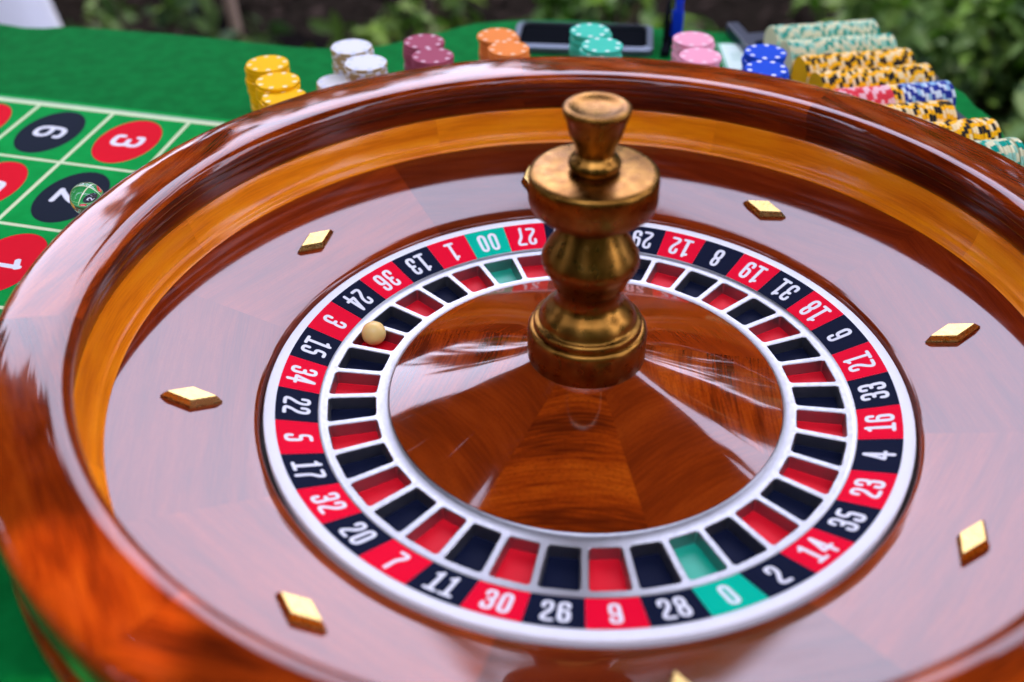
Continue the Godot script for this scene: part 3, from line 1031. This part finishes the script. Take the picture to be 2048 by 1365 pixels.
func on_the_table() -> void:
	var a := deg_to_rad(-161.2)
	var ball := put("roulette_ball", sphere(0.0434 * S, mats.ivory))
	ball.position = W(0.795 * cos(a), -0.044, 0.795 * sin(a))
	tag(ball, "small cream roulette ball lying in the red pocket of number 3", "ball")
	var marker := thing("glass_marker", "clear glass marker with a ball top standing beside the black 2 of the layout", "glass marker", W(-1.818, FELT, -0.515))
	var foot := Shape.new()
	var prof := [[0.0, 0.001], [0.0150, 0.001], [0.0155, 0.002], [0.0155, 0.012], [0.0145, 0.0135], [0.0075, 0.016], [0.0055, 0.022], [0.0052, 0.031], [0.0062, 0.037], [0.0085, 0.0397], [0.0, 0.0404]]
	var prev := []
	for k in prof.size():
		var row := []
		for q in 41:
			var t := TAU * q / 40
			row.append(foot.add(Vector3(cos(t) * prof[k][0], prof[k][1], sin(t) * prof[k][0]), Vector3(cos(t), -1.0 if k < 2 else 0.4, sin(t)).normalized()))
		if k > 0:
			for q in 40:
				foot.quad(prev[q], prev[q + 1], row[q + 1], row[q])
		prev = row
	part("foot", marker, foot.mesh(mats.clear_glass))
	var knob := part("ball_top", marker, sphere(0.0129, mats.clear_glass, 64))
	knob.position = Vector3(0, 0.0535, 0)
	# black cash tray with metal rim
	var tray := thing("cash_tray", "black rectangular tray with metal rim behind the orange and mint chips", "tray", W(-0.09, FELT, -2.77))
	var yaw := Basis(Vector3.UP, -0.02)
	var fl := Shape.new()
	fl.box(Vector3(0, 0.003, 0), Vector3(0.150, 0.004, 0.068), yaw, 0.001)
	part("tray_floor", tray, fl.mesh(mats.black_plastic))
	var outer := rounded(pv([-0.079, -0.040, 0.079, -0.040, 0.079, 0.040, -0.079, 0.040]), 0.012, true)
	var inner := rounded(pv([-0.072, -0.033, 0.072, -0.033, 0.072, 0.033, -0.072, 0.033]), 0.009, true)
	var rm := Shape.new()
	for i in outer.size() - 1:
		var q := []
		for e in [[outer, 0.0005], [outer, 0.007], [inner, 0.009], [inner, 0.004]]:
			q.append([yaw * Vector3(e[0][i].x, e[1], e[0][i].y), yaw * Vector3(e[0][i + 1].x, e[1], e[0][i + 1].y)])
		var out: Vector3 = Vector3(outer[i].x, 0, outer[i].y)
		rm.flat([q[0][0], q[0][1], q[1][1], q[1][0]], out)
		rm.flat([q[1][0], q[1][1], q[2][1], q[2][0]], Vector3.UP)
		rm.flat([q[2][0], q[2][1], q[3][1], q[3][0]], -out)
	part("metal_rim", tray, rm.mesh(mats.rail_metal))
	# bill slot with paddle
	var slot := thing("bill_paddle", "upright blue plastic paddle in a black slot behind the pink chips", "paddle", W(0.375, FELT, -2.82))
	var sl := Shape.new()
	sl.box(Vector3(-0.004, 0.004, 0.01), Vector3(0.010, 0.007, 0.085), Basis(Vector3.UP, -0.12), 0.001)
	sl.box(Vector3(-0.006, 0.022, 0.0), Vector3(0.004, 0.034, 0.050), Basis(Vector3.UP, -0.12), 0.001)
	part("black_slot", slot, sl.mesh(mats.black_plastic))
	var pd := Shape.new()
	pd.box(Vector3(0.005, 0.020, 0.006), Vector3(0.013, 0.036, 0.006), Basis.IDENTITY, 0.0015)
	pd.box(Vector3(0.006, 0.048, 0.006), Vector3(0.0085, 0.022, 0.005), Basis.IDENTITY, 0.0015)
	part("blue_blade", slot, pd.mesh(mats.blue_plastic))
	# printed cards by the rack
	var c1 := thing("printed_card", "pale green and white printed card lying between the pink and blue chips", "card", W(0.70, FELT + 0.002, -2.60))
	var cs := Shape.new()
	var bb := Basis(Vector3.UP, 0.06)
	var ks := []
	for e in [[-1, -1], [1, -1], [1, 1], [-1, 1]]:
		ks.append(cs.add(bb * Vector3(e[0] * 0.016, 0.0012, e[1] * 0.040), Vector3.UP, Vector2(e[0] * 0.5 + 0.5, e[1] * 0.5 + 0.5)))
	cs.quad(ks[0], ks[1], ks[2], ks[3])
	part("printed_face", c1, cs.mesh(mats.card))
	var c2 := Shape.new()
	c2.box(Vector3(0, 0.0004, 0), Vector3(0.033, 0.0008, 0.081), bb)
	part("card_body", c1, c2.mesh(mats.white_paint))


# ---------------------------------------------------------------- chips and their rack
const CHIP_R := 0.020
const CHIP_T := 0.0034

# base colour, colours of the edge marks, how many, dots on the face or not
func chip_mesh(base: Color, marks: Array, n: int, dots: Color, share: float, edge := Color(0, 0, 0, 0)) -> ArrayMesh:
	var sh := Shape.new()
	sh.use_c = true
	var seg := 48
	var t := CHIP_T * 0.98
	for k in seg:
		var f := float(k) / seg * n
		var on := fmod(f, 1.0) < share
		var col: Color = marks[int(f) % marks.size()] if on and marks.size() else edge if edge.a > 0.0 else base
		var a0 := TAU * k / seg
		var a1 := TAU * (k + 1) / seg
		var d := [Vector3(cos(a0), 0, sin(a0)), Vector3(cos(a1), 0, sin(a1))]
		var prof := [[0.62, t / 2 - 0.00015], [0.66, t / 2], [0.965, t / 2], [1.0, t / 2 - 0.0006], [1.0, -t / 2 + 0.0006], [0.965, -t / 2], [0.0, -t / 2]]
		var nrm := [Vector2(0, 1), Vector2(0, 1), Vector2(0.7, 0.7), Vector2(1, 0), Vector2(0.7, -0.7), Vector2(0, -1)]
		for j in prof.size() - 1:
			var q := []
			for e in [[0, j], [1, j], [1, j + 1], [0, j + 1]]:
				var dd: Vector3 = d[e[0]]
				var pr: Array = prof[e[1]]
				var nn: Vector2 = nrm[j]
				q.append(sh.add(dd * pr[0] * CHIP_R + Vector3.UP * pr[1], (dd * nn.x + Vector3.UP * nn.y).normalized(), Vector2.ZERO, col if j >= 2 and j <= 4 else base))
			sh.quad(q[0], q[1], q[2], q[3])
		var c := sh.add(Vector3.UP * (t / 2 - 0.00015), Vector3.UP, Vector2.ZERO, base)
		sh.tri(c, sh.add(d[0] * 0.62 * CHIP_R + Vector3.UP * (t / 2 - 0.00015), Vector3.UP, Vector2.ZERO, base), sh.add(d[1] * 0.62 * CHIP_R + Vector3.UP * (t / 2 - 0.00015), Vector3.UP, Vector2.ZERO, base))
	if dots.a > 0.0:
		for k in n:
			var a := TAU * (k + share * 0.5) / n
			var at := Vector3(cos(a), 0, sin(a)) * CHIP_R * 0.82 + Vector3.UP * (t / 2 + 0.00008)
			var c := sh.add(at, Vector3.UP, Vector2.ZERO, dots)
			for j in 10:
				var b0 := TAU * j / 10
				var b1 := TAU * (j + 1) / 10
				sh.tri(c, sh.add(at + Vector3(cos(b0), 0, sin(b0)) * 0.0024, Vector3.UP, Vector2.ZERO, dots), sh.add(at + Vector3(cos(b1), 0, sin(b1)) * 0.0024, Vector3.UP, Vector2.ZERO, dots))
	return sh.mesh(mats.chip_clay)

func nth(k: int) -> String:
	var w := ["first", "second", "third", "fourth", "fifth", "sixth", "seventh", "eighth", "ninth", "tenth", "eleventh", "twelfth"]
	if k <= 12:
		return w[k - 1]
	return "%d%s" % [k, "st" if k % 10 == 1 and k != 11 else "nd" if k % 10 == 2 else "rd" if k % 10 == 3 else "th"]

func chips() -> void:
	var white := Color(0.78, 0.77, 0.74)
	var kinds := {
		"yellow": [Color(0.95, 0.50, 0.006), [Color(0.90, 0.45, 0.006)], 8, Color(0.85, 0.72, 0.40), 0.4],
		"white": [Color(0.74, 0.74, 0.72), [Color(0.66, 0.68, 0.74)], 8, Color(0.60, 0.64, 0.78), 0.25, Color(0.42, 0.31, 0.15)],
		"mauve": [Color(0.36, 0.075, 0.12), [Color(0.36, 0.075, 0.12)], 8, Color(0.66, 0.42, 0.46), 0.4],
		"orange": [Color(0.82, 0.24, 0.05), [Color(0.82, 0.24, 0.05)], 8, Color(0.85, 0.55, 0.34), 0.4],
		"mint": [Color(0.06, 0.52, 0.35), [Color(0.06, 0.52, 0.35)], 8, Color(0.70, 0.80, 0.72), 0.4],
		"pink": [Color(0.82, 0.33, 0.42), [Color(0.82, 0.40, 0.48)], 8, Color(0.85, 0.55, 0.60), 0.4],
		"blue": [Color(0.015, 0.07, 0.50), [Color(0.015, 0.07, 0.50)], 8, Color(0.68, 0.72, 0.82), 0.4],
		"cream_mint": [Color(0.70, 0.66, 0.40), [Color(0.004, 0.30, 0.21), Color(0.30, 0.58, 0.42)], 8, Color(0, 0, 0, 0), 0.42],
		"yellow_black": [Color(0.92, 0.46, 0.008), [Color(0.02, 0.02, 0.02), Color(0.86, 0.66, 0.34)], 10, Color(0, 0, 0, 0), 0.55],
		"red_pink": [Color(0.72, 0.05, 0.07), [Color(0.82, 0.5, 0.5)], 6, Color(0, 0, 0, 0), 0.5],
		"blue_white": [Color(0.02, 0.035, 0.26), [Color(0.28, 0.48, 0.62), Color(0.62, 0.70, 0.74)], 8, Color(0, 0, 0, 0), 0.5],
	}
	var mesh := {}
	for k in kinds:
		var q: Array = kinds[k]
		mesh[k] = chip_mesh(q[0], q[1], q[2], q[3], q[4], q[5] if q.size() > 5 else Color(0, 0, 0, 0))
	# stacks: colour, x, z, chips in the stack, how many of them show, words for the place
	var stacks := [
		["yellow", -1.452, -1.621, 20, 11, "back yellow stack"],
		["yellow", -1.353, -1.436, 20, 6, "middle yellow stack"],
		["yellow", -1.302, -1.318, 19, 3, "front yellow stack"],
		["white", -1.115, -1.833, 20, 8, "back white stack"],
		["white", -1.016, -1.651, 20, 4, "front white stack"],
		["white", -1.155, -1.665, 14, 2, "low white stack"],
		["mauve", -0.802, -1.914, 20, 6, "back mauve stack"],
		["mauve", -0.735, -1.755, 20, 3, "front mauve stack"],
		["orange", -0.468, -2.015, 20, 5, "back orange stack"],
		["orange", -0.407, -1.864, 20, 3, "front orange stack"],
		["mint", -0.047, -2.10, 20, 5, "back mint stack"],
		["mint", 0.007, -1.921, 20, 3, "front mint stack"],
		["pink", 0.423, -2.021, 20, 5, "back pink stack"],
		["pink", 0.440, -1.836, 20, 3, "front pink stack"],
		["blue", 0.731, -1.90, 20, 4, "back blue stack"],
		["blue", 0.722, -1.715, 20, 3, "front blue stack"],
	]
	var rest := []
	var rest_tint := []
	for q in stacks:
		for k in q[3]:
			var at := W(q[1], FELT, q[2]) + Vector3(rng.randfn() * 0.0007, (k + 0.5) * CHIP_T, rng.randfn() * 0.0007)
			if k < q[3] - q[4]:
				rest.append(Transform3D(Basis(Vector3.UP, rng.randf() * TAU), at))
				rest_tint.append(kinds[q[0]][0])
				continue
			var o := put("poker_chip", mesh[q[0]])
			o.position = at
			o.rotation.y = rng.randf() * TAU
			if k == q[3] - 1:
				tag(o, "%s poker chip on top of the %s" % [q[0], q[5]], "poker chip", "poker chips stacked behind the wheel")
			else:
				tag(o, "%s poker chip, %s from the top of the %s" % [q[0], nth(q[3] - k), q[5]], "poker chip", "poker chips stacked behind the wheel")
	# rack with eight lying rows
	var dirx := Vector2(0.9697, -0.2443)         # along a row, left to right
	var dirz := Vector2(0.2500, 0.9682)          # from row to row, towards the wheel
	var first := Vector2(1.374, -2.640)          # right end of the farthest row
	var pitch := 0.1925
	var rack := thing("chip_rack", "dark navy chip rack holding eight lying rows of chips at the right", "chip rack", W(first.x, FELT, first.y))
	var b := Basis(Vector3(dirx.x, 0, dirx.y), Vector3.UP, Vector3(-dirx.y, 0, dirx.x))
	var counts := [34, 34, 34, 34, 34, 27, 19, 12]
	for i in 8:
		var len_: float = [34, 34, 34, 34, 34, 33, 21, 14][i] * CHIP_T + 0.004
		var o := b * Vector3(-len_ / 2.0, 0, i * pitch * S)
		# a trough: half-round groove on a flat foot
		var g := Shape.new()
		var n := 10
		var prev := []
		for k in n + 1:
			var a := PI * 0.18 + PI * 0.64 * k / n
			var nn := Vector3(0, -sin(a), -cos(a))
			var c := Vector3(0, 0.0232, 0)
			var p0 := c + Vector3(0, -sin(a), cos(a)) * 0.0207
			var row := [g.add(o + b * (p0 + Vector3(-len_ / 2.0, 0, 0)), b * Vector3(0, sin(a), -cos(a))), g.add(o + b * (p0 + Vector3(len_ / 2.0, 0, 0)), b * Vector3(0, sin(a), -cos(a)))]
			if k > 0:
				g.quad(prev[0], prev[1], row[1], row[0])
			prev = row
		g.box(o + Vector3(0, 0.0012, 0), Vector3(len_, 0.0022, pitch * S - 0.0006), b)
		part("groove", rack, g.mesh(mats.navy_plastic))
		# chips of this row, standing on edge
		var right := Vector3(W(first.x, 0, first.y).x, 0, W(first.x, 0, first.y).z)
		var lean := 0.0
		for k in counts[i]:
			var kind := "cream_mint" if i in [0, 1, 7] else "yellow_black"
			var words: String = ["farthest rack row", "second farthest rack row", "third rack row", "fourth rack row", "fifth rack row", "sixth rack row", "seventh rack row", "nearest rack row"][i]
			var along: float = (k + 0.5) * CHIP_T + 0.001
			if i == 4:
				kind = "blue_white" if k < 15 else "yellow_black" if k < 18 else "red_pink"
			if i == 5:
				along += 6 * CHIP_T
			var o2 := put("poker_chip", mesh[kind])
			var c := Vector3(right.x, Y0 + FELT * S + 0.0232 + rng.randfn() * 0.0003, right.z) + b * Vector3(-along, 0, i * pitch * S)
			o2.position = c
			o2.basis = b * Basis(Vector3.BACK, PI / 2.0) * Basis(Vector3.UP, rng.randf() * TAU)
			var what: String = {"cream_mint": "cream and mint chip", "yellow_black": "yellow and black chip", "blue_white": "dark blue and pale chip", "red_pink": "red and pink chip"}[kind]
			if k == 0:
				tag(o2, "%s at the right end of the %s" % [what, words], "poker chip", "chips lying in the rack")
			else:
				tag(o2, "%s, %s from the right in the %s" % [what, nth(k + 1), words], "poker chip", "chips lying in the rack")
	var rails := Shape.new()
	rails.box(b * Vector3(0.0085, 0.0075, 3.2 * pitch * S), Vector3(0.009, 0.014, 7.6 * pitch * S), b, 0.001)
	part("end_wall", rack, rails.mesh(mats.navy_plastic))
	var r2 := Shape.new()
	r2.box(b * Vector3(-34 * CHIP_T - 0.008, 0.0065, 0.6 * pitch * S), Vector3(0.014, 0.013, 6.0 * pitch * S), b, 0.001)
	part("end_wall", rack, r2.mesh(mats.navy_plastic))
	var bp := Shape.new()
	bp.box(b * Vector3(-17 * CHIP_T + 0.001, -0.0002 + 0.0012, -0.9 * pitch * S), Vector3(34 * CHIP_T + 0.030, 0.0016, 2.6 * pitch * S), b, 0.0004)
	part("base_plate", rack, bp.mesh(mats.navy_plastic))
	var r3 := Shape.new()
	r3.box(b * Vector3(-17 * CHIP_T - 0.001, 0.010, -0.62 * pitch * S), Vector3(34 * CHIP_T + 0.014, 0.020, 0.005), b, 0.001)
	part("back_wall", rack, r3.mesh(mats.navy_plastic))
	# chips low in the stacks, hidden by the wheel
	var disc := CylinderMesh.new()
	disc.top_radius = CHIP_R
	disc.bottom_radius = CHIP_R
	disc.height = CHIP_T * 0.97
	disc.radial_segments = 28
	disc.rings = 0
	disc.material = mats.plain_chip
	var mm := MultiMesh.new()
	mm.transform_format = MultiMesh.TRANSFORM_3D
	mm.use_colors = true
	mm.mesh = disc
	mm.instance_count = rest.size()
	for i in rest.size():
		mm.set_instance_transform(i, rest[i])
		mm.set_instance_color(i, rest_tint[i])
	var lo := MultiMeshInstance3D.new()
	lo.multimesh = mm
	lo.name = "lower_chips"
	add_child(lo)
	lo.set_meta("kind", "stuff")
	tag(lo, "lower chips of the coloured stacks hidden behind the wheel rim", "poker chips")
